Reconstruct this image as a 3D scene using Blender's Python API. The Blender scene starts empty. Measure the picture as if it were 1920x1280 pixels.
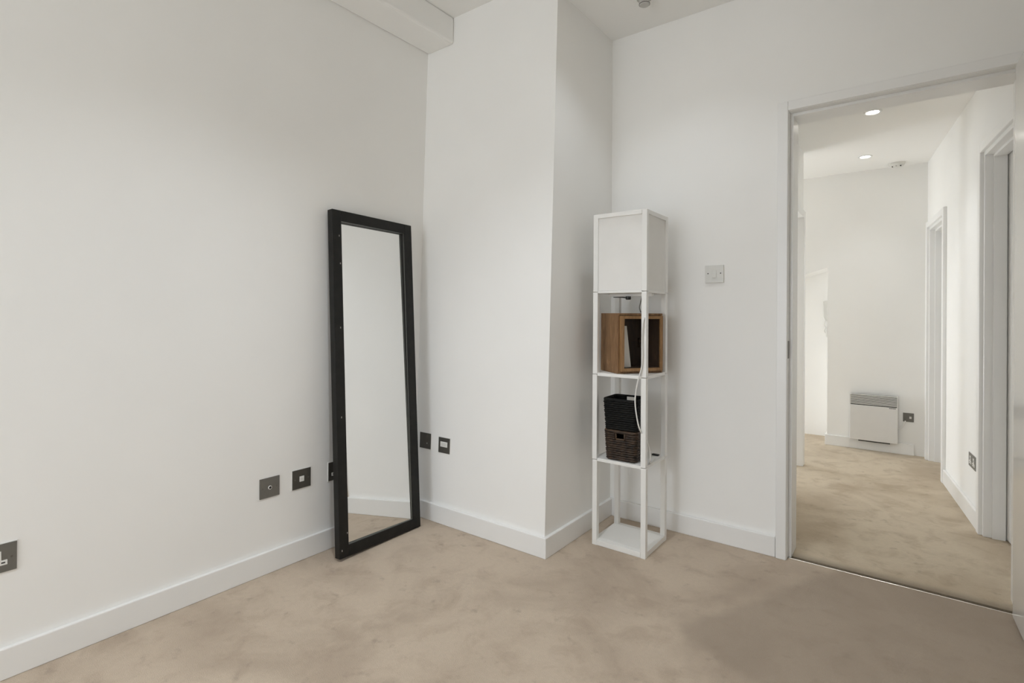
import bpy, bmesh, math, random
from mathutils import Vector, Matrix

S = bpy.context.scene
COL = S.collection
random.seed(7)

# ---------------------------------------------------------------- camera
FPX = 985.0
YAW = math.atan(740 / 985.0)
ROLL = 0.0053
CAM_H = 1.11
cd = bpy.data.cameras.new('camera')
cam = bpy.data.objects.new('camera', cd)
COL.objects.link(cam)
cd.sensor_width = 36.0
cd.sensor_fit = 'HORIZONTAL'
cd.lens = FPX / 1920 * 36.0
cd.shift_y = -51.0 / 1920
cd.clip_start = 0.02
fw = Vector((-math.sin(YAW), math.cos(YAW), 0))
r0 = Vector((math.cos(YAW), math.sin(YAW), 0))
rt = r0 * math.cos(ROLL) + Vector((0, 0, math.sin(ROLL)))
up = -r0 * math.sin(ROLL) + Vector((0, 0, math.cos(ROLL)))
cam.matrix_world = Matrix(((rt.x, up.x, -fw.x, 0), (rt.y, up.y, -fw.y, 0), (rt.z, up.z, -fw.z, CAM_H), (0, 0, 0, 1)))
S.camera = cam

# ---------------------------------------------------------------- light + exposure
S.view_settings.view_transform = 'Standard'
S.view_settings.look = 'None'
S.view_settings.gamma = 1
S.view_settings.use_curve_mapping = False
S.view_settings.exposure = 0.72
try:
    S.cycles.max_bounces = 14
    S.cycles.diffuse_bounces = 10
    S.cycles.glossy_bounces = 6
    S.cycles.sample_clamp_indirect = 6
    S.cycles.use_denoising = True
except Exception:
    pass

world = bpy.data.worlds.new('sky')
S.world = world
world.use_nodes = True
bg = world.node_tree.nodes['Background']
sky = world.node_tree.nodes.new('ShaderNodeTexSky')
sky.sky_type = 'HOSEK_WILKIE'
sky.sun_direction = (0.3, -0.5, 0.8)
world.node_tree.links.new(sky.outputs[0], bg.inputs['Color'])
bg.inputs['Strength'].default_value = 0.6


def area(name, loc, target, sx, sy, power, color):
    l = bpy.data.lights.new(name, 'AREA')
    l.shape = 'RECTANGLE'
    l.size, l.size_y = sx, sy
    l.energy = power
    l.color = color
    o = bpy.data.objects.new(name, l)
    COL.objects.link(o)
    o.location = loc
    o.rotation_euler = (Vector(target) - Vector(loc)).to_track_quat('-Z', 'Y').to_euler()
    return o


def spot(name, loc, power, color, angle=2.05, radius=0.035, blend=1.0):
    l = bpy.data.lights.new(name, 'SPOT')
    l.energy = power
    l.color = color
    l.spot_size = angle
    l.spot_blend = blend
    l.shadow_soft_size = radius
    o = bpy.data.objects.new(name, l)
    COL.objects.link(o)
    o.location = loc
    return o


DAY = (0.925, 0.985, 1.06)
WARM = (0.96, 0.98, 1.0)
area('room_window_daylight', (-1.32, -3.23, 1.2), (-0.9, 3.0, 1.0), 1.3, 2.0, 27, DAY)
area('hall_fill_main', (-3.2, 4.0, 0.85), (0.2, 4.1, 1.9), 2.0, 1.4, 13.5, DAY)  # added fill in the unseen side room, brightens the hall; no window there
area('hall_fill_side', (-2.9, 5.36, 0.62), (-0.5, 5.52, 0.70), 0.5, 1.0, 17, DAY)  # added fill aimed along the far hall wall below the raking block
ROOM_SPOTS = [(-0.84, 2.07, 2.635), (-1.0, 0.85, 2.73), (-0.3, 0.85, 2.73), (-1.15, -1.6, 2.73)]
ROOM_SPOT_POWER = (7, 38, 9, 18)
HALL_SPOTS = [(-0.167, 3.782, 2.325), (-0.258, 4.808, 2.325)]
HALL_SPOT_POWER = (10, 5)

# ---------------------------------------------------------------- materials


def nodes_of(m):
    m.use_nodes = True
    nt = m.node_tree
    return nt, nt.nodes['Principled BSDF']


def mat(name, col, rough=0.6, metal=0.0, noise=0.0, nscale=20, bump=0.0, bscale=200, spec=0.5, coat=0.0):
    m = bpy.data.materials.new(name)
    nt, b = nodes_of(m)
    b.inputs['Base Color'].default_value = (*col, 1)
    b.inputs['Roughness'].default_value = rough
    b.inputs['Metallic'].default_value = metal
    b.inputs['Specular IOR Level'].default_value = spec
    b.inputs['Coat Weight'].default_value = coat
    tc = nt.nodes.new('ShaderNodeTexCoord')
    if noise:
        n = nt.nodes.new('ShaderNodeTexNoise')
        n.inputs['Scale'].default_value = nscale
        n.inputs['Detail'].default_value = 4
        r = nt.nodes.new('ShaderNodeValToRGB')
        r.color_ramp.elements[0].position = 0.3
        r.color_ramp.elements[1].position = 0.7
        r.color_ramp.elements[0].color = (*[max(0, c * (1 - noise)) for c in col], 1)
        r.color_ramp.elements[1].color = (*[min(1, c * (1 + noise)) for c in col], 1)
        nt.links.new(tc.outputs['Object'], n.inputs['Vector'])
        nt.links.new(n.outputs['Fac'], r.inputs['Fac'])
        nt.links.new(r.outputs['Color'], b.inputs['Base Color'])
    if bump:
        n2 = nt.nodes.new('ShaderNodeTexNoise')
        n2.inputs['Scale'].default_value = bscale
        n2.inputs['Detail'].default_value = 3
        bp = nt.nodes.new('ShaderNodeBump')
        bp.inputs['Strength'].default_value = bump
        bp.inputs['Distance'].default_value = 0.002
        nt.links.new(tc.outputs['Object'], n2.inputs['Vector'])
        nt.links.new(n2.outputs['Fac'], bp.inputs['Height'])
        nt.links.new(bp.outputs['Normal'], b.inputs['Normal'])
    return m


def carpet_material(name, light, dark, brown, tracks=(), edge=None):
    m = bpy.data.materials.new(name)
    nt, b = nodes_of(m)
    N, L = nt.nodes, nt.links
    tc = N.new('ShaderNodeTexCoord')

    def noise(scale, detail, rough=0.55, dist=0.0):
        n = N.new('ShaderNodeTexNoise')
        n.inputs['Scale'].default_value = scale
        n.inputs['Detail'].default_value = detail
        n.inputs['Roughness'].default_value = rough
        n.inputs['Distortion'].default_value = dist
        L.new(tc.outputs['Object'], n.inputs['Vector'])
        return n

    def ramp(src, p0, p1):
        r = N.new('ShaderNodeMapRange')
        r.inputs['From Min'].default_value = p0
        r.inputs['From Max'].default_value = p1
        r.interpolation_type = 'SMOOTHSTEP'
        L.new(src, r.inputs['Value'])
        return r.outputs['Result']

    def mix(fac, a, c, k=1.0):
        x = N.new('ShaderNodeMix')
        x.data_type = 'RGBA'
        mm = N.new('ShaderNodeMath')
        mm.operation = 'MULTIPLY'
        mm.inputs[1].default_value = k
        L.new(fac, mm.inputs[0])
        L.new(mm.outputs[0], x.inputs['Factor'])
        for sock, v in ((x.inputs[6], a), (x.inputs[7], c)):
            if isinstance(v, tuple):
                sock.default_value = (*v, 1)
            else:
                L.new(v, sock)
        return x.outputs[2]
    big = ramp(noise(1.7, 4, 0.6, 0.8).outputs['Fac'], 0.42, 0.68)
    mid = ramp(noise(7.5, 5, 0.62, 0.5).outputs['Fac'], 0.46, 0.70)
    spots = ramp(noise(15, 3, 0.55).outputs['Fac'], 0.60, 0.76)
    fine = ramp(noise(420, 2).outputs['Fac'], 0.3, 0.7)
    mid2 = ramp(noise(60, 3).outputs['Fac'], 0.3, 0.7)
    c = mix(big, light, dark, 0.85)
    c = mix(mid, c, brown, 0.55)
    c = mix(spots, c, tuple(v * 0.62 for v in dark), 0.45)
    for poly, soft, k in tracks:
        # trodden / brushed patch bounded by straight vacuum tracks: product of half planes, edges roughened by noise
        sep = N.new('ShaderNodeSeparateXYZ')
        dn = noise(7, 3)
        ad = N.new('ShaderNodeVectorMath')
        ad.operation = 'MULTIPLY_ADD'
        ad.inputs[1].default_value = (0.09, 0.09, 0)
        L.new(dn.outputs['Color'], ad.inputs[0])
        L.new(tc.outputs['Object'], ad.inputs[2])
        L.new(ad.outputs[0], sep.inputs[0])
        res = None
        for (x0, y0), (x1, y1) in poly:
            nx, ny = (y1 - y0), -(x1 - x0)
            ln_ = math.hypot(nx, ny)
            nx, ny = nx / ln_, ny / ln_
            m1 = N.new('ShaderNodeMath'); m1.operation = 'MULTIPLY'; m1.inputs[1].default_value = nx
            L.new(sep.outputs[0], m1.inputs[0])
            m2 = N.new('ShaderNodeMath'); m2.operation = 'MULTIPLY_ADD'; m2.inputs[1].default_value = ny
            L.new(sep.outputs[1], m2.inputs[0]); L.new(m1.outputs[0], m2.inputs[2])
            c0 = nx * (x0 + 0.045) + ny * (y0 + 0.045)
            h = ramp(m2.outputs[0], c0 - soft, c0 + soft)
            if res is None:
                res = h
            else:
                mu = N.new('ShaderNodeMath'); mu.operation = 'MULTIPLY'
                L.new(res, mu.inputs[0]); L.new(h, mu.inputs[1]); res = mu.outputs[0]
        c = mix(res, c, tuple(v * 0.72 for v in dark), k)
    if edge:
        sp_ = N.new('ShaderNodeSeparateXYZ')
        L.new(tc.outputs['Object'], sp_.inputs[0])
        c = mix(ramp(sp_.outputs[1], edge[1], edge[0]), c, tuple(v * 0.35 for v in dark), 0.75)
    c = mix(mid2, c, tuple(v * 0.8 for v in dark), 0.12)
    c = mix(fine, c, tuple(v * 0.6 for v in dark), 0.22)
    L.new(c, b.inputs['Base Color'])
    b.inputs['Roughness'].default_value = 0.95
    b.inputs['Specular IOR Level'].default_value = 0.1
    b.inputs['Sheen Weight'].default_value = 0.15
    bp = N.new('ShaderNodeBump')
    bp.inputs['Strength'].default_value = 0.6
    bp.inputs['Distance'].default_value = 0.004
    L.new(noise(330, 3).outputs['Fac'], bp.inputs['Height'])
    L.new(bp.outputs['Normal'], b.inputs['Normal'])
    return m


def wood_material(name, base, dark):
    m = bpy.data.materials.new(name)
    nt, b = nodes_of(m)
    N, L = nt.nodes, nt.links
    tc = N.new('ShaderNodeTexCoord')
    mp = N.new('ShaderNodeMapping')
    mp.inputs['Scale'].default_value = (14, 14, 2.2)
    L.new(tc.outputs['Object'], mp.inputs['Vector'])
    n = N.new('ShaderNodeTexNoise')
    n.inputs['Scale'].default_value = 3.2
    n.inputs['Detail'].default_value = 6
    n.inputs['Distortion'].default_value = 1.6
    L.new(mp.outputs['Vector'], n.inputs['Vector'])
    r = N.new('ShaderNodeValToRGB')
    e = r.color_ramp.elements
    e[0].position, e[1].position = 0.30, 0.72
    e[0].color, e[1].color = (*dark, 1), (*base, 1)
    L.new(n.outputs['Fac'], r.inputs['Fac'])
    n2 = N.new('ShaderNodeTexNoise')
    n2.inputs['Scale'].default_value = 16
    L.new(tc.outputs['Object'], n2.inputs['Vector'])
    r2 = N.new('ShaderNodeValToRGB')
    r2.color_ramp.elements[0].position = 0.66
    r2.color_ramp.elements[1].position = 0.74
    r2.color_ramp.elements[1].color = (0.5, 0.5, 0.5, 1)
    L.new(n2.outputs['Fac'], r2.inputs['Fac'])
    x = N.new('ShaderNodeMix')
    x.data_type = 'RGBA'
    L.new(r2.outputs['Color'], x.inputs['Factor'])
    L.new(r.outputs['Color'], x.inputs[6])
    x.inputs[7].default_value = (base[0] * 1.5, base[1] * 1.5, base[2] * 1.5, 1)
    L.new(x.outputs[2], b.inputs['Base Color'])
    b.inputs['Roughness'].default_value = 0.55
    bp = N.new('ShaderNodeBump')
    bp.inputs['Strength'].default_value = 0.25
    bp.inputs['Distance'].default_value = 0.002
    L.new(n.outputs['Fac'], bp.inputs['Height'])
    L.new(bp.outputs['Normal'], b.inputs['Normal'])
    return m


def emit(name, col, k):
    m = bpy.data.materials.new(name)
    nt, b = nodes_of(m)
    b.inputs['Base Color'].default_value = (0.9, 0.9, 0.9, 1)
    b.inputs['Emission Color'].default_value = (*col, 1)
    b.inputs['Emission Strength'].default_value = k
    return m


WALLC = (0.87, 0.865, 0.845)
M_WALL = mat('wall_paint', WALLC, 0.75, noise=0.015, nscale=2.2, bump=0.06, bscale=90, spec=0.2)
M_CEIL = mat('ceiling_paint', (0.87, 0.865, 0.845), 0.85, bump=0.04, bscale=80, spec=0.15)
M_TRIM = mat('trim_gloss', (0.83, 0.828, 0.815), 0.32, noise=0.012, nscale=5, bump=0.02, bscale=40)
M_DOOR = mat('door_gloss', (0.74, 0.735, 0.715), 0.16, noise=0.01, nscale=3, bump=0.02, bscale=14, coat=0.3)
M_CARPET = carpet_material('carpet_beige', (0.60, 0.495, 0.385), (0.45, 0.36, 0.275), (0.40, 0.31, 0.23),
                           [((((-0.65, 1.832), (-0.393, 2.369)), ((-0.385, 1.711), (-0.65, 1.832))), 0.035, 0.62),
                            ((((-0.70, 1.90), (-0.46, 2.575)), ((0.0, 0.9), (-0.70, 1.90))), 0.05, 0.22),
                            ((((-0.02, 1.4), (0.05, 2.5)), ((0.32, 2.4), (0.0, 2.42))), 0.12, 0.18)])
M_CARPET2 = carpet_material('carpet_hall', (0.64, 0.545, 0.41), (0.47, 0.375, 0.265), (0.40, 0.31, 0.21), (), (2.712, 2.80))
M_BLACK = mat('black_stained_wood', (0.0085, 0.008, 0.0065), 0.5, spec=0.3, noise=0.35, nscale=25, bump=0.1, bscale=120)
M_CHIP = mat('bare_chip', (0.35, 0.33, 0.30), 0.6, noise=0.1, nscale=80)
M_MIRROR = mat('mirror_silver', (0.855, 0.86, 0.85), 0.015, 1.0, noise=0.004, nscale=3)
M_BEAD = mat('mirror_glass_edge', (0.45, 0.47, 0.44), 0.15, 0.6, noise=0.05, nscale=20)
M_LAMPW = mat('white_lacquer', (0.82, 0.815, 0.79), 0.38, noise=0.012, nscale=12, bump=0.03, bscale=60)
M_SHADE = mat('white_shade_fabric', (0.80, 0.79, 0.765), 0.85, noise=0.02, nscale=8, bump=0.12, bscale=400, spec=0.2)
M_CRATE = wood_material('crate_wood', (0.30, 0.172, 0.083), (0.155, 0.080, 0.034))
M_CRATE2 = wood_material('crate_wood_inner', (0.335, 0.19, 0.083), (0.22, 0.118, 0.047))
M_CRATE_SHADE = wood_material('crate_wood_shade', (0.055, 0.032, 0.018), (0.026, 0.016, 0.010))  # wood colour darkened to hold the shade of the crate interior
M_CARD = mat('white_card', (0.78, 0.75, 0.70), 0.7, noise=0.02, nscale=10)
M_BASK1 = mat('black_weave', (0.0055, 0.0053, 0.0047), 0.6, spec=0.2, noise=0.4, nscale=60)
M_BASK2 = mat('brown_weave', (0.034, 0.020, 0.012), 0.5, spec=0.35, noise=0.75, nscale=45)
M_BASKRIM = mat('brown_weave_rim', (0.085, 0.052, 0.030), 0.5, noise=0.5, nscale=60)
M_CORDW = mat('white_cord', (0.74, 0.73, 0.70), 0.5, noise=0.01, nscale=30)
M_CORDD = mat('grey_cord', (0.12, 0.115, 0.105), 0.5, noise=0.1, nscale=30)
M_DARK = mat('dark_plastic', (0.018, 0.017, 0.016), 0.45, noise=0.1, nscale=40)
M_STEEL = mat('brushed_steel_plate', (0.17, 0.163, 0.145), 0.45, 0.3, noise=0.06, nscale=30, bump=0.05, bscale=150)
M_STEELD = mat('dark_steel_plate', (0.088, 0.083, 0.072), 0.45, 0.3, noise=0.06, nscale=30, bump=0.05, bscale=150)
M_PLAST = mat('white_plastic', (0.76, 0.755, 0.73), 0.35, noise=0.01, nscale=30)
M_PLASTG = mat('ivory_plastic', (0.67, 0.665, 0.63), 0.4, noise=0.01, nscale=30)
M_SCREW = mat('screw_steel', (0.16, 0.15, 0.135), 0.4, 0.8, noise=0.1, nscale=100)
M_HEAT = mat('heater_enamel', (0.70, 0.69, 0.67), 0.4, noise=0.01, nscale=15)
M_GRILLE = mat('heater_grille_recess', (0.03, 0.028, 0.026), 0.6, noise=0.1, nscale=50)
M_STRIP = mat('threshold_metal', (0.78, 0.75, 0.68), 0.25, 0.9, noise=0.06, nscale=60)
M_GAPD = mat('threshold_gap', (0.05, 0.042, 0.033), 0.9, noise=0.2, nscale=50)
M_CHROME = mat('chrome', (0.75, 0.75, 0.73), 0.15, 1.0, noise=0.02, nscale=20)
M_SENSOR = mat('grey_ceiling_fitting', (0.50, 0.49, 0.465), 0.45, noise=0.02, nscale=40)
M_LED = emit('downlight_glow', (1.0, 0.96, 0.88), 14)
M_GLASS = bpy.data.materials.new('window_glass')
_nt, _b = nodes_of(M_GLASS)
_b.inputs['Transmission Weight'].default_value = 1.0
_b.inputs['Roughness'].default_value = 0.0
_b.inputs['IOR'].default_value = 1.05

# ---------------------------------------------------------------- mesh helpers


class MB:
    def __init__(self):
        self.bm = bmesh.new()

    def _bevel(self, geom_verts, w, seg=2):
        es = set()
        for v in geom_verts:
            for e in v.link_edges:
                es.add(e)
        bmesh.ops.bevel(self.bm, geom=list(es), offset=w, segments=seg, profile=0.5, affect='EDGES')

    def hexa(self, pts, bevel=0.0, seg=2):
        """8 points: bottom loop then top loop"""
        vs = [self.bm.verts.new(p) for p in pts]
        for f in ((3, 2, 1, 0), (4, 5, 6, 7), (0, 1, 5, 4), (1, 2, 6, 5), (2, 3, 7, 6), (3, 0, 4, 7)):
            self.bm.faces.new([vs[i] for i in f])
        if bevel:
            self._bevel(vs, bevel, seg)
        return self

    def box(self, a, b, bevel=0.0, seg=2, mx=None):
        x0, y0, z0 = [min(a[i], b[i]) for i in range(3)]
        x1, y1, z1 = [max(a[i], b[i]) for i in range(3)]
        p = [(x0, y0, z0), (x1, y0, z0), (x1, y1, z0), (x0, y1, z0), (x0, y0, z1), (x1, y0, z1), (x1, y1, z1), (x0, y1, z1)]
        if mx is not None:
            p = [mx @ Vector(q) for q in p]
        return self.hexa(p, bevel, seg)

    def tube(self, pts, r, sides=8, closed=False, cap=True):
        pts = [Vector(p) for p in pts]
        n = len(pts)
        rr = r if hasattr(r, '__len__') else [r] * n
        rings = []
        prev = None
        for i in range(n):
            a = pts[(i - 1) % n] if (closed or i > 0) else pts[i]
            c = pts[(i + 1) % n] if (closed or i < n - 1) else pts[i]
            t = (c - a).normalized()
            if prev is None:
                ref = Vector((0, 0, 1)) if abs(t.z) < 0.9 else Vector((1, 0, 0))
                u = t.cross(ref).normalized()
            else:
                u = (prev - t * prev.dot(t)).normalized()
            prev = u
            v = t.cross(u)
            rings.append([self.bm.verts.new(pts[i] + (u * math.cos(k * 2 * math.pi / sides) + v * math.sin(k * 2 * math.pi / sides)) * rr[i]) for k in range(sides)])
        m = n if closed else n - 1
        for i in range(m):
            A, B = rings[i], rings[(i + 1) % n]
            for k in range(sides):
                f = self.bm.faces.new((A[k], A[(k + 1) % sides], B[(k + 1) % sides], B[k]))
                f.smooth = True
        if cap and not closed:
            self.bm.faces.new(rings[0][::-1])
            self.bm.faces.new(rings[-1])
        return self

    def lathe(self, prof, seg=24, mx=None):
        """prof: (radius, height) from first to last, caps when radius>0 at ends"""
        mx = mx or Matrix.Identity(4)
        rings = []
        for r, h in prof:
            rings.append([self.bm.verts.new(mx @ Vector((r * math.cos(2 * math.pi * k / seg), r * math.sin(2 * math.pi * k / seg), h))) for k in range(seg)])
        for A, B in zip(rings[:-1], rings[1:]):
            for k in range(seg):
                self.bm.faces.new((A[k], A[(k + 1) % seg], B[(k + 1) % seg], B[k]))
        self.bm.faces.new(rings[0][::-1])
        self.bm.faces.new(rings[-1])
        return self

    def poly_prism(self, outline, mx, d0, d1, bevel=0.0):
        """outline in local (u,v); extruded along local w from d0 to d1"""
        lo = [self.bm.verts.new(mx @ Vector((u, v, d0))) for u, v in outline]
        hi = [self.bm.verts.new(mx @ Vector((u, v, d1))) for u, v in outline]
        n = len(outline)
        self.bm.faces.new(lo[::-1])
        self.bm.faces.new(hi)
        for i in range(n):
            self.bm.faces.new((lo[i], lo[(i + 1) % n], hi[(i + 1) % n], hi[i]))
        if bevel:
            self._bevel(hi, bevel, 1)
        return self

    def build(self, name, m, parent=None, origin=None, smooth=False):
        bmesh.ops.recalc_face_normals(self.bm, faces=self.bm.faces)
        me = bpy.data.meshes.new(name)
        if origin is not None:
            bmesh.ops.translate(self.bm, verts=self.bm.verts, vec=-Vector(origin))
        if smooth:
            for f in self.bm.faces:
                f.smooth = True
        self.bm.to_mesh(me)
        self.bm.free()
        me.materials.append(m)
        o = bpy.data.objects.new(name, me)
        COL.objects.link(o)
        if origin is not None:
            o.location = origin
        if parent is not None:
            o.parent = parent
        return o


def struct(o):
    o['kind'] = 'structure'
    return o


def thing(name, label, cat, mx=None, group=None):
    o = bpy.data.objects.new(name, None)
    o.empty_display_size = 0.05
    COL.objects.link(o)
    if mx is not None:
        o.matrix_world = mx
    o['label'] = label
    o['category'] = cat
    if group:
        o['group'] = group
    return o


def frame(origin, u, v):
    """matrix whose local x,y run along u,v and z along u x v"""
    u, v = Vector(u).normalized(), Vector(v).normalized()
    w = u.cross(v)
    o = Vector(origin)
    return Matrix(((u.x, v.x, w.x, o.x), (u.y, v.y, w.y, o.y), (u.z, v.z, w.z, o.z), (0, 0, 0, 1)))


def smooth_path(ctrl, n=10):
    P = [Vector(c) for c in ctrl]
    P = [P[0] * 2 - P[1]] + P + [P[-1] * 2 - P[-2]]
    out = []
    for i in range(1, len(P) - 2):
        a, b, c, d = P[i - 1:i + 3]
        for k in range(n):
            t = k / n
            out.append(0.5 * ((2 * b) + (c - a) * t + (2 * a - 5 * b + 4 * c - d) * t * t + (3 * b - a - 3 * c + d) * t ** 3))
    out.append(P[-2])
    return out


# ================================================================ ROOM SHELL
XL = -2.185          # left wall plaster
YD = 2.675           # door wall plaster
XC = -1.318          # column right face
ZC = 2.73            # ceiling
ZC2 = 2.635          # lower ceiling over the recess
SK = 0.094           # skirting height
CF0, CFS = 2.009, 0.0350   # column front face y = CF0 + CFS*z


def cf(z):
    return CF0 + CFS * z


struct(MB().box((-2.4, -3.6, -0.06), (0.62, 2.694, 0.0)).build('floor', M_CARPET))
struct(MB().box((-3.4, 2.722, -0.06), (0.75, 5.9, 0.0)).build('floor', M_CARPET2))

struct(MB().box((XL - 0.15, -3.5, -0.06), (XL, 2.9, 2.9)).build('wall_left', M_WALL))
# column: battered front face
zb, zt = -0.06, 2.9
struct(MB().hexa([(XL - 0.02, cf(zb), zb), (XC, cf(zb), zb), (XC, 2.76, zb), (XL - 0.02, 2.76, zb),
                  (XL - 0.02, cf(zt), zt), (XC, cf(zt), zt), (XC, 2.76, zt), (XL - 0.02, 2.76, zt)]).build('wall_column', M_WALL))
# door wall with the opening
OX0, OX1, OZ = -0.457, 0.369, 2.064
wb = MB()
wb.box((XC - 0.02, YD, -0.06), (OX0, 2.81, 2.9))
wb.box((OX1, YD, -0.06), (0.66, 2.81, 2.9))
wb.box((OX0, YD, OZ), (OX1, 2.81, 2.9))
struct(wb.build('wall_back', M_WALL))
struct(MB().box((0.46, -0.2, -0.06), (0.62, YD, 2.9)).build('wall_right', M_WALL))
struct(MB().box((-0.58, -0.28, -0.06), (0.62, -0.12, 2.9)).build('wall_front', M_WALL))
struct(MB().box((-0.58, -3.45, -0.06), (-0.43, -0.28, 2.9)).build('wall_front', M_WALL))
wr = MB()
WX0, WX1, WZ0, WZ1 = -2.08, -0.66, 0.12, 2.32
wr.box((XL, -3.45, -0.06), (WX0, -3.3, 2.9))
wr.box((WX1, -3.45, -0.06), (-0.58, -3.3, 2.9))
wr.box((WX0, -3.45, -0.06), (WX1, -3.3, WZ0))
wr.box((WX0, -3.45, WZ1), (WX1, -3.3, 2.9))
struct(wr.build('wall_rear', M_WALL))
struct(MB().box((XL - 0.1, -3.45, ZC), (0.62, 2.12, 2.9)).build('ceiling', M_CEIL))
struct(MB().box((XC, 2.12, ZC2), (0.62, YD, 2.9)).build('ceiling', M_CEIL))
# boxed-in bulkhead along the top of the left wall
struct(MB().box((XL, -3.3, 2.582), (-1.985, 2.105, ZC), 0.016, 4).build('trim_1', M_CEIL))

# window out of view behind the camera
wf = MB()
for a, b in (((WX0, WZ0), (WX0 + 0.05, WZ1)), ((WX1 - 0.05, WZ0), (WX1, WZ1)), ((WX0 + 0.05, WZ0), (WX1 - 0.05, WZ0 + 0.05)), ((WX0 + 0.05, WZ1 - 0.05), (WX1 - 0.05, WZ1))):
    wf.box((a[0], -3.4, a[1]), (b[0], -3.32, b[1]), 0.004)
win = struct(wf.build('window_1', M_TRIM))
MB().box((WX0 + 0.05, -3.365, WZ0 + 0.05), (WX1 - 0.05, -3.357, WZ1 - 0.05)).build('pane', M_GLASS, win)

# ---- skirting boards


def skirt(name, a, b):
    return struct(MB().box(a, b, 0.003, 2).build(name, M_TRIM))


skirt('baseboard_left', (XL, -3.3, 0), (-2.168, 1.996, SK))
skirt('baseboard_column', (-2.168, 1.995, 0), (XC, cf(0) + 0.004, SK))
skirt('baseboard_column', (XC - 0.004, 1.995, 0), (-1.302, YD, SK))
skirt('baseboard_back', (-1.302, 2.658, 0), (-0.479, YD, SK))

# ---- door lining, stops and architrave (main doorway)
YA = 2.661
JT = 0.025
ln = MB()
ln.box((OX0 - 0.002, YA, 0), (-0.432, 2.835, OZ + 0.002), 0.0015)
ln.box((0.345, YA, 0), (OX1 + 0.002, 2.835, OZ + 0.002), 0.0015)
ln.box((-0.432, YA, 2.039), (0.345, 2.835, OZ + 0.002), 0.0015)
lining = struct(ln.build('trim_2', M_TRIM))
st = MB()
YS0, YS1 = 2.702, 2.835
st.box((-0.432, YS0, 0), (-0.419, YS1, 2.039), 0.001)
st.box((0.332, YS0, 0), (0.345, YS1, 2.039), 0.001)
st.box((-0.419, YS0, 2.026), (0.332, YS1, 2.039), 0.001)
o = st.build('door_stop', M_TRIM, lining)
ar = MB()
YT = 2.652
ar.box((-0.477, YT, 0), (-0.4335, YD, 2.083), 0.003)
ar.box((0.3465, YT, 0), (0.392, YD, 2.083), 0.003)
ar.box((-0.4335, YT, 2.0405), (0.3465, YD, 2.083), 0.003)
ar.build('architrave', M_TRIM, lining)
MB().box((-0.4325, 2.666, 0.915), (-0.4305, 2.694, 0.995), 0.0004, 1).build('strike_plate', M_SCREW, lining)
# hall-side architrave
ar = MB()
ar.box((-0.477, 2.81, 0), (-0.4335, 2.828, 2.083), 0.003)
ar.box((0.3465, 2.81, 0), (0.37, 2.828, 2.083), 0.003)
ar.box((-0.4335, 2.81, 2.0405), (0.3465, 2.828, 2.083), 0.003)
ar.build('architrave', M_TRIM, lining)

# threshold strip and the gap behind it
struct(MB().box((-0.43, 2.692, -0.02), (0.345, 2.6975, 0.001), 0.001).build('trim_3', M_STRIP))
struct(MB().box((-0.43, 2.6975, -0.05), (0.345, 2.726, -0.010)).build('trim_4', M_GAPD))

# open door leaf, swung a little past square
lm = Matrix.Translation((0.316, 2.656, 0)) @ Matrix.Rotation(math.radians(-90 + 2.2), 4, 'Z')
leaf = struct(MB().box((0.0, 0.0, 0.008), (0.752, 0.040, 2.033), 0.002, mx=lm).build('door_1', M_DOOR))
for hz in (0.22, 1.02, 1.80):
    hp = lm @ Vector((-0.004, 0.044, 0))
    MB().lathe([(0.006, hz), (0.006, hz + 0.1)], 12, Matrix.Translation((hp.x, hp.y, 0))).build('hinge', M_CHROME, leaf)
for side in (-1, 1):
    hb = MB()
    y0 = 0.0 if side < 0 else 0.040
    w = lm @ Matrix.Translation((0.69, y0, 1.0)) @ Matrix.Rotation(math.radians(90 if side < 0 else -90), 4, 'X')
    hb.lathe([(0.026, 0.0), (0.026, 0.006), (0.011, 0.008), (0.010, 0.045)], 20, w)
    hb.tube([lm @ Vector((0.69, y0 + side * 0.045, 1.0)), lm @ Vector((0.57, y0 + side * 0.048, 1.0))], 0.009, 10)
    hb.build('lever_handle', M_CHROME, leaf)

# ================================================================ HALL
ZH = 2.325
YHF = 5.28           # heater wall
YBR = 5.63           # bright wall beyond
struct(MB().box((-3.4, 2.81, ZH), (0.85, 5.9, 2.6)).build('ceiling', M_CEIL))
struct(MB().box((-3.4, YBR, -0.06), (-0.5, 5.9, ZH)).build('wall_hall_far', M_WALL))
struct(MB().box((-0.548, YHF, -0.06), (0.45, 5.9, ZH)).build('wall_hall_end', M_WALL))
wl = MB()
wl.box((-0.72, 2.81, -0.06), (-0.62, 3.62, ZH))
wl.box((-0.72, 4.405, -0.06), (-0.62, 4.44, ZH))
wl.box((-0.72, 3.62, 1.86), (-0.62, 4.405, ZH))
struct(wl.build('wall_hall_left', M_WALL))
struct(MB().box((-3.5, 2.76, -0.06), (-1.33, 2.9, ZH + 0.05)).build('wall_living', M_WALL))
struct(MB().box((-3.5, 2.9, -0.06), (-3.3, 5.9, ZH)).build('wall_living', M_WALL))
# doorway far along the left hall wall, opened to pass the added fill
fl = MB()
fl.box((-0.725, 4.385, 0), (-0.606, 4.456, 1.885), 0.003)
fl.box((-0.725, 3.60, 0), (-0.606, 3.65, 1.885), 0.003)
fl.box((-0.725, 3.65, 1.835), (-0.606, 4.385, 1.885), 0.003)
struct(fl.build('trim_5', M_TRIM))

# slanting right-hand wall of the hall
ta = Vector((0.1085, -1, 0)).normalized()
na = Vector((1, 0.1085, 0)).normalized()
RW = Matrix(((ta.x, na.x, 0, 0.191), (ta.y, na.y, 0, 4.565), (0, 0, 1, 0), (0, 0, 0, 1)))   # local: x = s towards camera, y = into wall
PL = 0.016           # plaster stands back from the skirting face


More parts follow.
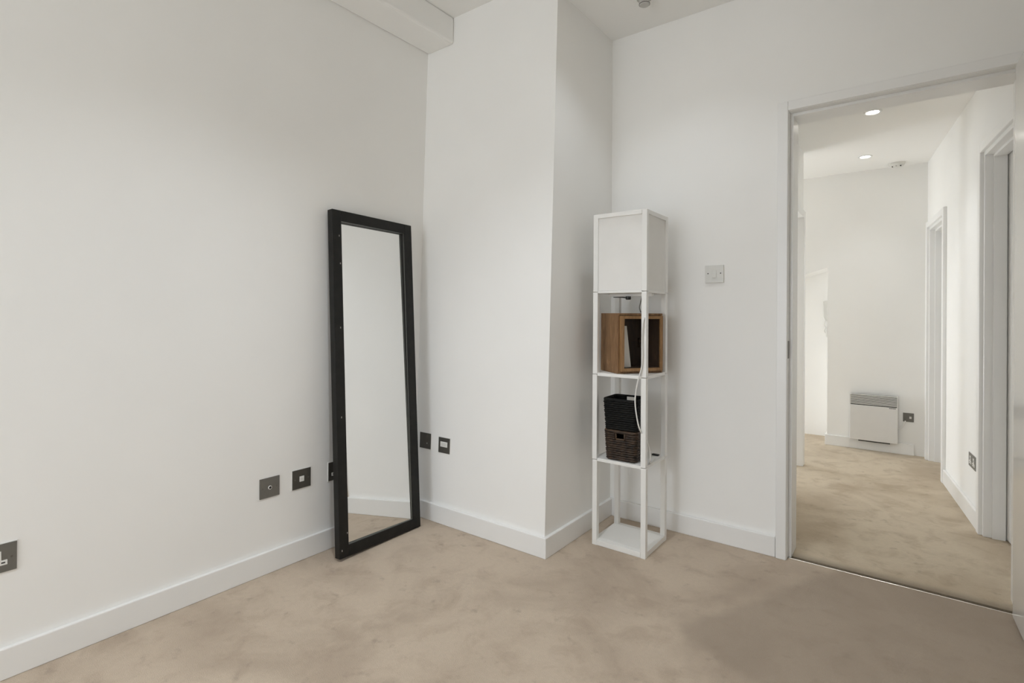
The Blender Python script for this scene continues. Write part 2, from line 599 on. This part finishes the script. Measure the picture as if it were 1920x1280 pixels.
def rbox(mb, s0, s1, n0, n1, z0, z1, bv=0.0):
    return mb.box((s0, n0, z0), (s1, n1, z1), bv, mx=RW)


rw = MB()
FD0, FD1, FDZ = -0.615, -0.005, 1.795      # far doorway
ND0, ND1, NDZ = 0.998, 1.66, 1.945         # near doorway
rbox(rw, FD1, ND0, PL, 0.3, -0.06, ZH)
rbox(rw, ND1, 1.85, PL, 0.3, -0.06, ZH)
rbox(rw, FD0, FD1, PL, 0.3, FDZ, ZH)
rbox(rw, ND0, ND1, PL, 0.3, NDZ, ZH)
rbox(rw, -0.76, FD0, PL, 0.3, -0.06, ZH)
struct(rw.build('wall_hall_right', M_WALL))
bs = MB()
rbox(bs, FD1 + 0.05, ND0 - 0.046, 0, PL, 0, SK, 0.003)
struct(bs.build('baseboard_hall_right', M_TRIM))


def rdoor(tn, dn, s0, s1, zt, depth):
    f = MB()
    w = 0.046
    rbox(f, s0 - w, s0, -0.004, PL + 0.002, 0, zt + w, 0.003)
    rbox(f, s1, s1 + w, -0.004, PL + 0.002, 0, zt + w, 0.003)
    rbox(f, s0, s1, -0.004, PL + 0.002, zt, zt + w, 0.003)
    t = struct(f.build(tn, M_TRIM))
    g = MB()
    rbox(g, s0 - 0.002, s0 + 0.02, 0.012, depth + 0.06, 0, zt, 0.002)
    rbox(g, s1 - 0.02, s1 + 0.002, 0.012, depth + 0.06, 0, zt, 0.002)
    rbox(g, s0 + 0.02, s1 - 0.02, 0.012, depth + 0.06, zt - 0.02, zt + 0.002, 0.002)
    # stop bead
    rbox(g, s0 + 0.02, s0 + 0.033, depth - 0.055, depth - 0.004, 0, zt - 0.02, 0.001)
    rbox(g, s1 - 0.033, s1 - 0.02, depth - 0.055, depth - 0.004, 0, zt - 0.02, 0.001)
    rbox(g, s0 + 0.033, s1 - 0.033, depth - 0.055, depth - 0.004, zt - 0.033, zt - 0.02, 0.001)
    g.build('lining', M_TRIM, t)
    d = MB()
    rbox(d, s0 + 0.023, s1 - 0.023, depth, depth + 0.04, 0.008, zt - 0.024, 0.002)
    lf = struct(d.build(dn, M_DOOR))
    return t, lf


rdoor('trim_6', 'door_2', ND0, ND1, NDZ, 0.10)
t7, lf = rdoor('trim_7', 'door_3', FD0, FD1, FDZ, 0.10)
q = MB()
rbox(q, FD0 + 0.019, FD0 + 0.0225, 0.075, 0.098, 0.90, 0.98)
q.build('strike_plate', M_SCREW, t7)

skirt('baseboard_hall_end', (-0.562, YHF - 0.016, 0), (0.052, YHF, 0.088))
skirt('baseboard_hall_end', (-0.562, YHF + 0.0005, 0), (-0.548, YBR - 0.002, 0.088))
# block with a raking underside, added for diagonal shade on the far hall wall
zs = lambda x: 1.471 + 0.31 * (x + 0.742)
struct(MB().hexa([(-3.3, 5.30, zs(-3.3)), (-0.548, 5.30, zs(-0.548)), (-0.548, YBR, zs(-0.548)), (-3.3, YBR, zs(-3.3)),
                  (-3.3, 5.30, ZH), (-0.548, 5.30, ZH), (-0.548, YBR, ZH), (-3.3, YBR, ZH)]).build('trim_8', M_WALL))
# ================================================================ THINGS
# ---- leaning mirror
yaw, lean, roll = 0.022, 0.0745, -0.0213
MW, MH, MT, FW_ = 0.496, 1.587, 0.036, 0.050
Rm = Matrix.Rotation(yaw, 4, 'Z') @ Matrix.Rotation(-lean, 4, 'Y') @ Matrix.Rotation(roll, 4, 'X')
# local axes: x = front normal, y = across, z = up
lowest = min((Rm @ Vector((0, s * MW / 2, 0))).z for s in (-1, 1))
lowest = min(lowest, min((Rm @ Vector((-MT, s * MW / 2, 0))).z for s in (-1, 1)))
MM = Matrix.Translation((-2.0165, 1.6600, -lowest)) @ Rm
mir = thing('standing_mirror', 'tall black wooden framed mirror leaning crookedly against the left wall', 'mirror', MM)
IW = MW / 2 - FW_
for s in (-1, 1):
    MB().box((-MT, s * IW, 0), (0, s * MW / 2, MH), 0.0025).build('stile', M_BLACK, mir)
MB().box((-MT, -IW, MH - FW_), (-0.0003, IW, MH), 0.0025).build('rail', M_BLACK, mir)
MB().box((-MT, -IW, 0), (-0.0003, IW, FW_), 0.0025).build('rail', M_BLACK, mir)
# the glass sits a little askew in its rebate
gm = Matrix.Translation((-0.0195, 0, MH / 2)) @ Matrix.Rotation(-0.013, 4, 'Z') @ Matrix.Rotation(-0.008, 4, 'Y')
MB().box((-0.003, -IW - 0.004, -MH / 2 + FW_ - 0.004), (0.0, IW + 0.004, MH / 2 - FW_ + 0.004), mx=gm).build('mirror_glass', M_MIRROR, mir)
bd = MB()
for s in (-1, 1):
    bd.box((-0.0105, s * IW, FW_), (-0.0088, s * (IW - 0.0013), MH - FW_))
bd.box((-0.0105, -IW, MH - FW_ - 0.0013), (-0.0088, IW, MH - FW_))
bd.box((-0.0105, -IW, FW_), (-0.0088, IW, FW_ + 0.0013))
bd.build('edge_bead', M_BEAD, mir)
MB().box((-MT - 0.004, -IW - 0.02, 0.03), (-MT - 0.0002, IW + 0.02, MH - 0.03)).build('backing_board', M_DARK, mir)
for y, z in ((-0.212, 1.465), (-0.209, 1.335), (-0.216, 1.035), (-0.222, 0.625), (-0.205, 0.105), (-0.235, 0.035)):
    o = MB().box((-0.001, y - 0.002, z - 0.004), (0.0006, y + 0.002, z + 0.004), 0.0004, 1).build('scuff', M_CHIP, mir)

# ---- shelf lamp
LX0, LX1, LY0, LY1 = -1.216, -0.944, 2.272, 2.538
lc = ((LX0 + LX1) / 2, (LY0 + LY1) / 2, 0)
lamp = thing('shelf_lamp', 'tall white square floor lamp with open shelves beside the column', 'floor lamp', Matrix.Translation(lc))
hw, hd = (LX1 - LX0) / 2, (LY1 - LY0) / 2
PT = 0.0245


def lb(a, b, name, m, bv=0.0015):
    return MB().box(a, b, bv).build(name, m, lamp)


SEAMS = [0.0, 0.412, 0.823, 1.219, 1.594]
for i in range(4):
    z0, z1 = SEAMS[i] + (0.0012 if i else 0), SEAMS[i + 1] - 0.0012
    for sx in (-1, 1):
        for sy in (-1, 1):
            j = 0.0008 * ((i * 7 + (sx + 1) * 3 + sy) % 3 - 1)
            lb((sx * hw + j, sy * hd, z0), (sx * (hw - PT) + j, sy * (hd - PT), z1), 'post', M_LAMPW)
# shelves / base with notched-in boards
for z, t in ((0.0, 0.026), (0.412, 0.015), (0.823, 0.015), (1.219, 0.012)):
    if z == 0.0:
        e = 0.0008
        sh = MB().box((-hw + e, -hd + PT, 0.001), (hw - e, hd - PT, t), 0.001)
        sh.box((-hw + PT, -hd + e, 0.001), (hw - PT, -hd + PT, t), 0.001)
        sh.box((-hw + PT, hd - PT, 0.001), (hw - PT, hd - e, t), 0.001)
        sh.build('base_board', M_LAMPW, lamp)
    else:
        e = 0.003
        sh = MB().box((-hw + e, -hd + PT, z - t / 2), (hw - e, hd - PT, z + t / 2), 0.001)
        sh.box((-hw + PT, -hd + e, z - t / 2), (hw - PT, -hd + PT, z + t / 2), 0.001)
        sh.box((-hw + PT, hd - PT, z - t / 2), (hw - PT, hd - e, z + t / 2), 0.001)
        sh.build('shelf', M_LAMPW, lamp)
# top rails and shade panels
for s in (-1, 1):
    lb((-hw + PT, s * hd, 1.573), (hw - PT, s * (hd - PT), 1.5928), 'top_rail', M_LAMPW)
    lb((s * hw, -hd + PT, 1.573), (s * (hw - PT), hd - PT, 1.5928), 'top_rail', M_LAMPW)
    lb((-hw + PT - 0.002, s * (hd - 0.008), 1.226), (hw - PT + 0.002, s * (hd - 0.0105), 1.573), 'shade_panel', M_SHADE, 0.0)
    lb((s * (hw - 0.008), -hd + PT - 0.002, 1.226), (s * (hw - 0.0105), hd - PT + 0.002, 1.573), 'shade_panel', M_SHADE, 0.0)
cb = MB().box((-hw + PT, -0.012, 1.200), (hw - PT, 0.012, 1.213), 0.001)
cb.build('cross_bar', M_LAMPW, lamp)
sk = MB().lathe([(0.010, 1.184), (0.013, 1.187), (0.013, 1.2), (0.008, 1.2)], 16, Matrix.Translation((-0.004, -0.02, 0)))
sk.build('lamp_holder', M_DARK, lamp)
sp = MB().tube(smooth_path([(-hw + 0.03, 0.03, 1.2005), (-0.06, 0.015, 1.1985), (-0.006, -0.018, 1.192)]), 0.0035, 8)
sp.build('flex', M_CORDD, lamp)
# dark cable loop under the shade
MB().tube(smooth_path([(0.055, 0.012, 1.207), (0.047, 0.008, 1.17), (0.044, 0.004, 1.145), (0.052, 0.0, 1.122)]), 0.0028, 8).build('flex', M_CORDD, lamp)
# white power cord running down beside the front post


def lw(x, y, z):
    return (x - lc[0], y - lc[1], z)


cord = smooth_path([lw(-0.952, 2.300, 1.118), lw(-0.9545, 2.262, 1.08), lw(-0.960, 2.262, 1.00), lw(-0.958, 2.262, 0.93), lw(-0.962, 2.262, 0.87),
                    lw(-0.975, 2.256, 0.815), lw(-0.984, 2.248, 0.75), lw(-0.985, 2.248, 0.70), lw(-0.977, 2.250, 0.64), lw(-0.968, 2.256, 0.595), lw(-0.962, 2.285, 0.56),
                    lw(-0.964, 2.315, 0.545), lw(-0.952, 2.325, 0.50), lw(-0.942, 2.320, 0.46), lw(-0.946, 2.33, 0.427), lw(-0.96, 2.42, 0.4235)])
MB().tube(cord, 0.0032, 8).build('power_cord', M_CORDW, lamp)
pg = MB().box((0.078, 0.080, 0.4196), (0.112, 0.098, 0.4265), 0.002)
pg.build('inline_switch', M_DARK, lamp)

# ---- nested wooden crates on the upper shelf
e1 = Vector((0.588, 0.809, 0))
e2 = Vector((-0.809, 0.588, 0))
ZS = 0.823 + 0.0075
CA = Vector((-1.095, 2.290, ZS + 0.0005))


def crate(A, L, D, Hc, T, m, label, grp, shade_lined=False):
    mx = Matrix(((e1.x, e2.x, 0, A.x), (e1.y, e2.y, 0, A.y), (0, 0, 1, A.z), (0, 0, 0, 1)))
    c = thing('wooden_crate', label, 'crate', mx, grp)
    MB().box((0, 0, 0), (T, D, Hc), 0.0015).build('side_board', m, c)
    MB().box((L - T, 0, 0), (L, D, Hc), 0.0015).build('side_board', m, c)
    MB().box((T, 0, 0), (L - T, D, T), 0.0012).build('side_board', m, c)
    MB().box((T, 0, Hc - T), (L - T, D, Hc), 0.0012).build('side_board', m, c)
    MB().box((T, D - 0.008, T), (L - T, D, Hc - T), 0.0008).build('bottom_board', M_CRATE_SHADE, c)  # board coloured dark in place of the shade at the back
    if not shade_lined:
        return c
    # shade inside the crate, put in as thin dark sheets on the boards
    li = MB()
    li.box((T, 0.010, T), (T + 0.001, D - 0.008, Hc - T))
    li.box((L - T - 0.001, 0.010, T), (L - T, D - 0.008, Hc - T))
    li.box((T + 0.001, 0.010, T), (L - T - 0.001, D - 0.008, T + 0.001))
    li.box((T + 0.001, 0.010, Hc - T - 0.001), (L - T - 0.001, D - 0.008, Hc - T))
    li.build('lining', M_CRATE_SHADE, c)
    return c


TO = 0.0105
crate(CA, 0.2445, 0.172, 0.287, TO, M_CRATE, 'larger brown wooden crate turned on its side on the lamp shelf', 'wooden crates nested on the lamp shelf')
PA = CA + e1 * (TO + 0.0008) - e2 * 0.022 + Vector((0, 0, TO + 0.0006))
LI = 0.2445 - 2 * TO - 0.0016
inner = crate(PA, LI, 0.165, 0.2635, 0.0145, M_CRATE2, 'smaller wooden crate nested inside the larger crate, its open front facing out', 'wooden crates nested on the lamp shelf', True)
MB().box((0.178, 0.140, 0.105), (0.195, 0.1565, 0.150), 0.002).build('label_holder', M_BASKRIM, inner)
# white card leaning inside
cm = Matrix(((e1.x, e2.x, 0, PA.x), (e1.y, e2.y, 0, PA.y), (0, 0, 1, PA.z), (0, 0, 0, 1)))
pc = MB()
pc.hexa([cm @ Vector(v) for v in ((0.022, 0.058, 0.0160), (0.082, 0.058, 0.0160), (0.082, 0.0615, 0.0160), (0.022, 0.0615, 0.0160),
                                  (0.0165, 0.072, 0.214), (0.066, 0.072, 0.214), (0.066, 0.0755, 0.214), (0.0165, 0.0755, 0.214))])
card = pc.build('folded_card', M_CARD, origin=tuple(cm @ Vector((0.035, 0.08, 0.015))))
card['label'] = 'white card leaning inside the smaller wooden crate'
card['category'] = 'card'

# ---- woven baskets


def rrect(cx, cy, a, b, r, n):
    """rounded rectangle, counter-clockwise, starting in the middle of the back side"""
    pts = []
    per = 2 * (a - 2 * r) + 2 * (b - 2 * r) + 2 * math.pi * r
    segs = [((a / 2 - r) * 1.0, 'l', (0, b / 2), (-1, 0)), (math.pi * r / 2, 'c', (-a / 2 + r, b / 2 - r), 90),
            (b - 2 * r, 'l', (-a / 2, b / 2 - r), (0, -1)), (math.pi * r / 2, 'c', (-a / 2 + r, -b / 2 + r), 180),
            (a - 2 * r, 'l', (-a / 2 + r, -b / 2), (1, 0)), (math.pi * r / 2, 'c', (a / 2 - r, -b / 2 + r), 270),
            (b - 2 * r, 'l', (a / 2, -b / 2 + r), (0, 1)), (math.pi * r / 2, 'c', (a / 2 - r, b / 2 - r), 0),
            (a / 2 - r, 'l', (a / 2 - r, b / 2), (-1, 0))]
    for k in range(n):
        s = per * k / n
        for ln_, ty, p, q_ in segs:
            if s <= ln_ + 1e-9:
                if ty == 'l':
                    pts.append((cx + p[0] + q_[0] * s, cy + p[1] + q_[1] * s))
                else:
                    an = math.radians(q_) + s / r
                    pts.append((cx + p[0] + r * math.cos(an), cy + p[1] + r * math.sin(an)))
                break
            s -= ln_
        else:
            pts.append((cx, cy + b / 2))
    return pts


def basket(label, m, mrim, cx, cy, z0, a0, b0, a1, b1, h, rot, hole, nr, grp, both=True, hx=0.0):
    t = thing('woven_basket', label, 'basket', Matrix.Translation((cx, cy, z0)) @ Matrix.Rotation(rot, 4, 'Z'), grp)
    n = 84
    w = MB()
    hz0, hz1, hwid = hole
    rs = h / nr * 0.62
    for i in range(nr):
        f = (i + 0.5) / nr
        z = 0.004 + f * (h - 0.008)
        a, b = a0 + (a1 - a0) * f, b0 + (b1 - b0) * f
        base = rrect(0, 0, a, b, 0.018, n)
        pts = []
        for k, (x, y) in enumerate(base):
            ph = k * math.pi / 2.1 + (math.pi if i % 2 else 0)
            g = 1 + 0.016 * math.sin(ph)
            pts.append(Vector((x * g, y * g, z + random.uniform(-0.0009, 0.0009))))
        if hz0 < z < hz1:
            run = []
            for p in pts + [pts[0]]:
                if abs(p.x - hx) < hwid and abs(p.y) > b * 0.4 and (both or p.y > 0):
                    if len(run) > 2:
                        w.tube(run, rs, 5)
                    run = []
                else:
                    run.append(p)
            if len(run) > 2:
                w.tube(run, rs, 5)
        else:
            w.tube(pts, rs, 5, closed=True)
    ow = w.build('weave', m, t)
    ow['kind'] = 'stuff'
    r = MB()
    top = rrect(0, 0, a1, b1, 0.018, n)
    r.tube([(x, y, h - 0.004) for x, y in top], 0.0056 if both else 0.0046, 8, closed=True)
    r.build('rim', mrim, t)
    MB().box((-a0 / 2 + 0.004, -b0 / 2 + 0.004, 0.0), (a0 / 2 - 0.004, b0 / 2 - 0.004, 0.006), 0.002).build('base', m, t)
    for s in ((-1, 1) if both else (1,)):
        hh = MB()
        fz = hz0 / h
        bb = (b0 + (b1 - b0) * fz) / 2
        bt = (b0 + (b1 - b0) * min(1, hz1 / h)) / 2
        hh.tube([(hx - hwid, s * bb, hz0), (hx + hwid, s * bb, hz0)], 0.0042, 6)
        for q_ in (-1, 1):
            hh.tube([(hx + q_ * hwid, s * bb, hz0), (hx + q_ * hwid, s * bt, hz1)], 0.0042, 6)
        hh.build('handle_edge', mrim, t)
    return t


ZB = 0.412 + 0.0078
GB = 'woven baskets stacked on the lamp shelf'
basket('dark brown woven basket standing on the lower lamp shelf, under the black one', M_BASK2, M_BASKRIM,
       -1.078, 2.352, ZB, 0.145, 0.120, 0.160, 0.132, 0.145, 0.02, (0.103, 0.131, 0.022), 13, GB)
basket('black woven basket stacked on top of the dark brown basket', M_BASK1, M_BASK1,
       -1.073, 2.337, ZB + 0.147, 0.150, 0.124, 0.163, 0.150, 0.150, 0.05, (0.106, 0.1425, 0.027), 14, GB, False, 0.0)

# ---- wall plates
ZUP = (0, 0, 1)


def plate(name, label, cat, origin, u, v, w, h, m, t=0.005, group=None, screws=True, back=True, sdark=M_SCREW):
    mx = frame(origin, u, v)
    p = thing(name, label, cat, mx, group)
    if back:
        MB().box((-w / 2 - 0.0025, -h / 2 - 0.0025, 0), (w / 2 + 0.0025, h / 2 + 0.0025, 0.0025), 0.0008, 1).build('back_rim', M_PLAST, p)
    MB().box((-w / 2, -h / 2, 0.0022 if back else 0), (w / 2, h / 2, t), 0.0012).build('face_plate', m, p)
    if screws:
        for s in (-1, 1):
            MB().lathe([(0.0036, t - 0.001), (0.0036, t + 0.0004), (0.0030, t + 0.0007)], 12, Matrix.Translation((s * (w / 2 - 0.0125), 0, 0))).build('screw', sdark, p)
    return p


def add_box(p, a, b, name, m, bv=0.0006):
    return MB().box(a, b, bv, 1).build(name, m, p)


def socket_face(p, cx, m=M_PLAST, tee=True, t=0.005):
    """insert with the three slots of a British socket"""
    out = [(cx - 0.024, -0.021), (cx + 0.024, -0.021), (cx + 0.024, -0.006), (cx + 0.010, -0.006), (cx + 0.010, 0.022), (cx - 0.010, 0.022), (cx - 0.010, -0.006), (cx - 0.024, -0.006)]
    MB().poly_prism(out, Matrix.Identity(4), t - 0.001, t + 0.0012, 0.0004).build('socket_insert', m, p)
    for x, y, a, b in ((-0.0145, -0.0135, 0.0045, 0.0022), (0.0145, -0.0135, 0.0045, 0.0022), (0, 0.008, 0.0024, 0.0050)):
        add_box(p, (cx + x - a, y - b, t + 0.0008), (cx + x + a, y + b, t + 0.0016), 'slot', M_DARK, 0.0002)


ul, vl = (0, 1, 0), (0, 0, 1)      # left wall faces +x
p = plate('power_socket', 'brushed metal power socket with white insert at the far left of the left wall', 'socket', (XL, 0.335, 0.365), ul, vl, 0.088, 0.086, M_STEEL)
socket_face(p, -0.0015)
p = plate('aerial_socket', 'brushed metal aerial socket with one round hole, low on the left wall', 'socket', (XL, 1.180, 0.3625), ul, vl, 0.088, 0.085, M_STEEL, back=False)
MB().lathe([(0.0080, 0.004), (0.0080, 0.0072), (0.0070, 0.0078), (0.0052, 0.0078)], 20).build('aerial_ring', M_PLAST, p)
MB().lathe([(0.0056, 0.007), (0.0056, 0.0081)], 16).build('hole', M_DARK, p)
p = plate('data_socket', 'brushed metal data socket with small white square insert on the left wall', 'socket', (XL, 1.3285, 0.3635), ul, vl, 0.090, 0.085, M_STEELD)
add_box(p, (-0.011, -0.012, 0.004), (0.011, 0.012, 0.0068), 'data_insert', M_PLAST)
add_box(p, (-0.006, -0.006, 0.0062), (0.006, 0.004, 0.0072), 'port', M_PLASTG)
p = plate('power_socket', 'dark metal power socket half hidden behind the leaning mirror', 'socket', (XL, 1.510, 0.3595), ul, vl, 0.088, 0.086, M_STEELD, screws=False)
socket_face(p, -0.004)
lnn = math.sqrt(1 + CFS * CFS)
uc, vc = (1, 0, 0), (0, CFS / lnn, 1 / lnn)
p = plate('blank_socket', 'dark metal socket plate on the column, right beside the mirror frame', 'socket', (-2.107, cf(0.4155), 0.4155), uc, vc, 0.085, 0.084, M_STEELD, screws=False)
add_box(p, (0.0135, 0.018, 0.0046), (0.0155, 0.036, 0.0056), 'scratch', M_SCREW)
MB().lathe([(0.0028, 0.004), (0.0028, 0.0058)], 10, Matrix.Translation((0.015, -0.012, 0))).build('terminal', M_PLASTG, p)
p = plate('telephone_socket', 'dark metal plate with white rectangular insert on the column face', 'socket', (-1.9645, cf(0.4105), 0.4105), uc, vc, 0.082, 0.081, M_STEELD, screws=False)
add_box(p, (-0.025, -0.008, 0.004), (0.025, 0.019, 0.0075), 'socket_insert', M_PLAST)
add_box(p, (-0.019, -0.004, 0.0070), (0.019, 0.014, 0.0080), 'port_shutter', M_PLASTG)
# light switch
p = plate('light_switch', 'white square light switch with two dark screws on the wall by the doorway', 'light switch', (-0.7585, YD, 1.3135), (1, 0, 0), (0, 0, 1), 0.0885, 0.086, M_PLASTG, t=0.009, back=False, screws=False)
rk = MB().hexa([(-0.010, -0.018, 0.0085), (0.010, -0.018, 0.0085), (0.010, 0.018, 0.0085), (-0.010, 0.018, 0.0085),
                (-0.010, -0.018, 0.0132), (0.010, -0.018, 0.0132), (0.010, 0.018, 0.0100), (-0.010, 0.018, 0.0100)], 0.0006)
rk.build('rocker', M_PLASTG, p)
for s in (-1, 1):
    MB().lathe([(0.0030, 0.008), (0.0030, 0.0094)], 12, Matrix.Translation((s * 0.030, 0.003, 0))).build('screw', M_DARK, p)
# hall sockets
p = plate('fused_spur', 'grey metal fused spur beside the panel heater on the hall end wall', 'socket', (0.0145, YHF, 0.3005), (1, 0, 0), (0, 0, 1), 0.070, 0.070, M_STEEL, back=False, screws=False)
add_box(p, (0.006, -0.010, 0.004), (0.020, 0.008, 0.0065), 'switch_rocker', M_PLASTG)
sm_ = RW @ Vector((0.785, PL, 0.325))
p = plate('double_socket', 'grey metal double socket low on the right hall wall', 'socket', sm_, ta, ZUP, 0.150, 0.074, M_STEEL, screws=False)
for cx in (-0.036, 0.036):
    socket_face(p, cx)

# ---- panel heater
HX0, HX1, HZ0, HZ1 = -0.378, -0.053, 0.088, 0.463
hm = Matrix.Translation(((HX0 + HX1) / 2, YHF, 0))
h = thing('panel_heater', 'white electric panel heater with slatted grille on the hall end wall', 'heater', hm)
W2 = (HX1 - HX0) / 2
MB().box((-W2, -0.075, HZ0), (W2, -0.062, 0.376), 0.003).build('front_panel', M_HEAT, h)
MB().box((-W2 + 0.006, -0.062, HZ0 + 0.006), (W2 - 0.006, -0.012, HZ1 - 0.004), 0.003).build('casing', M_GRILLE, h)
for s in (-1, 1):
    MB().box((s * W2, -0.072, HZ0 + 0.01), (s * (W2 - 0.006), -0.014, HZ1), 0.001).build('end_cap', M_HEAT, h)
NS = 8
for i in range(NS):
    z = 0.379 + (HZ1 - 0.379) * i / NS
    MB().box((-W2 + 0.006, -0.074, z + 0.0048), (W2 - 0.006, -0.060, z + 0.0105), 0.0008, 1).build('slat', M_HEAT, h)
MB().box((-W2 + 0.06, -0.055, HZ0 - 0.012), (W2 - 0.05, -0.02, HZ0 + 0.008), 0.002).build('thermostat_strip', M_GRILLE, h)
for s in (-1, 1):
    MB().box((s * 0.1 - 0.015, -0.013, 0.15), (s * 0.1 + 0.015, 0.0, 0.42), 0.001).build('wall_bracket', M_GRILLE, h)
lg = MB()
x = W2 - 0.056
for wd in (0.007, 0.005, 0.006, 0.003, 0.006, 0.005, 0.004):
    lg.box((x, -0.0756, 0.366), (x + wd, -0.0748, 0.3715))
    x += wd + 0.0011
lg.build('maker_mark', M_DARK, h)
MB().tube(smooth_path([(W2 - 0.004, -0.04, 0.205), (W2 + 0.018, -0.035, 0.212), (W2 + 0.040, -0.018, 0.245), (W2 + 0.048, -0.008, 0.272)]), 0.0042, 8).build('heater_cable', M_CORDW, h)

# ---- entry phone
im = Matrix.Translation((-0.572, YBR, 0))
it = thing('entry_phone', 'white entry phone handset on the bright hall wall beyond the corner', 'intercom', im)
MB().poly_prism([(-0.048, 1.235), (-0.040, 1.246), (0.040, 1.246), (0.048, 1.235), (0.044, 1.10), (0.030, 1.062), (-0.025, 1.062), (-0.044, 1.10)], frame((0, 0, 0), (1, 0, 0), (0, 0, 1)), 0, 0.045, 0.004).build('handset_body', M_PLASTG, it)
MB().tube(smooth_path([(-0.030, -0.02, 1.065), (-0.034, -0.022, 1.03), (-0.026, -0.02, 1.0), (-0.034, -0.022, 0.975), (-0.028, -0.02, 0.955)]), 0.004, 8).build('cord', M_PLASTG, it)
MB().box((-0.020, -0.03, 0.915), (0.04, 0, 1.015), 0.003).build('junction_box', M_PLASTG, it)

# ---- ceiling fittings


def downlight(label, loc, power, col, grp, ang=2.05):
    d = thing('downlight', label, 'ceiling light', Matrix.Translation(loc), grp)
    MB().lathe([(0.046, 0.0), (0.046, -0.003), (0.036, -0.006), (0.033, -0.004), (0.032, -0.001)], 28).build('bezel', M_PLAST, d)
    MB().lathe([(0.0315, -0.0012), (0.0315, -0.0042), (0.02, -0.0062)], 24).build('lamp_disc', M_LED, d)
    s = spot('downlight_beam', (loc[0], loc[1], loc[2] - 0.03), power, col, ang)
    return d


GH = 'recessed downlights of the hall'
downlight('lit recessed downlight in the hall ceiling, just inside the doorway head', HALL_SPOTS[0], HALL_SPOT_POWER[0], WARM, GH, 1.75)
downlight('lit recessed downlight farther down the hall ceiling, left of the smoke alarm', HALL_SPOTS[1], HALL_SPOT_POWER[1], WARM, GH, 1.75)
GR = 'recessed downlights of the room'
for lab, pw, pz in zip(('lit recessed downlight in the lower room ceiling over the shelf lamp', 'lit recessed downlight over the middle of the room', 'lit recessed downlight over the door leaf side of the room', 'lit recessed downlight nearest the window'), ROOM_SPOT_POWER, ROOM_SPOTS):
    downlight(lab, pz, pw, DAY, GR)
sd = thing('smoke_alarm', 'round white smoke alarm on the hall ceiling near the end wall', 'smoke alarm', Matrix.Translation((-0.066, 5.165, ZH)))
MB().lathe([(0.052, 0), (0.052, -0.012), (0.044, -0.022), (0.028, -0.034), (0.018, -0.036)], 28).build('alarm_body', M_PLASTG, sd)
for an in (215, 262, 310):
    c_, s_ = math.cos(math.radians(an)), math.sin(math.radians(an))
    MB().box((0.036 * c_ - 0.004, 0.036 * s_ - 0.004, -0.033), (0.036 * c_ + 0.004, 0.036 * s_ + 0.004, -0.024), 0.001).build('vent', M_DARK if an != 262 else M_SENSOR, sd)
cfx = thing('ceiling_sensor', 'small round grey fitting on the room ceiling above the shelf lamp', 'sensor', Matrix.Translation((-1.012, 2.392, ZC2)))
MB().lathe([(0.036, 0), (0.036, -0.010), (0.030, -0.013), (0.026, -0.013)], 28).build('base_ring', M_SENSOR, cfx)
MB().lathe([(0.025, -0.012), (0.025, -0.036), (0.021, -0.041)], 28).build('sensor_head', M_SENSOR, cfx)
MB().lathe([(0.0262, -0.034), (0.0262, -0.0365)], 28).build('dark_seam', M_SCREW, cfx)
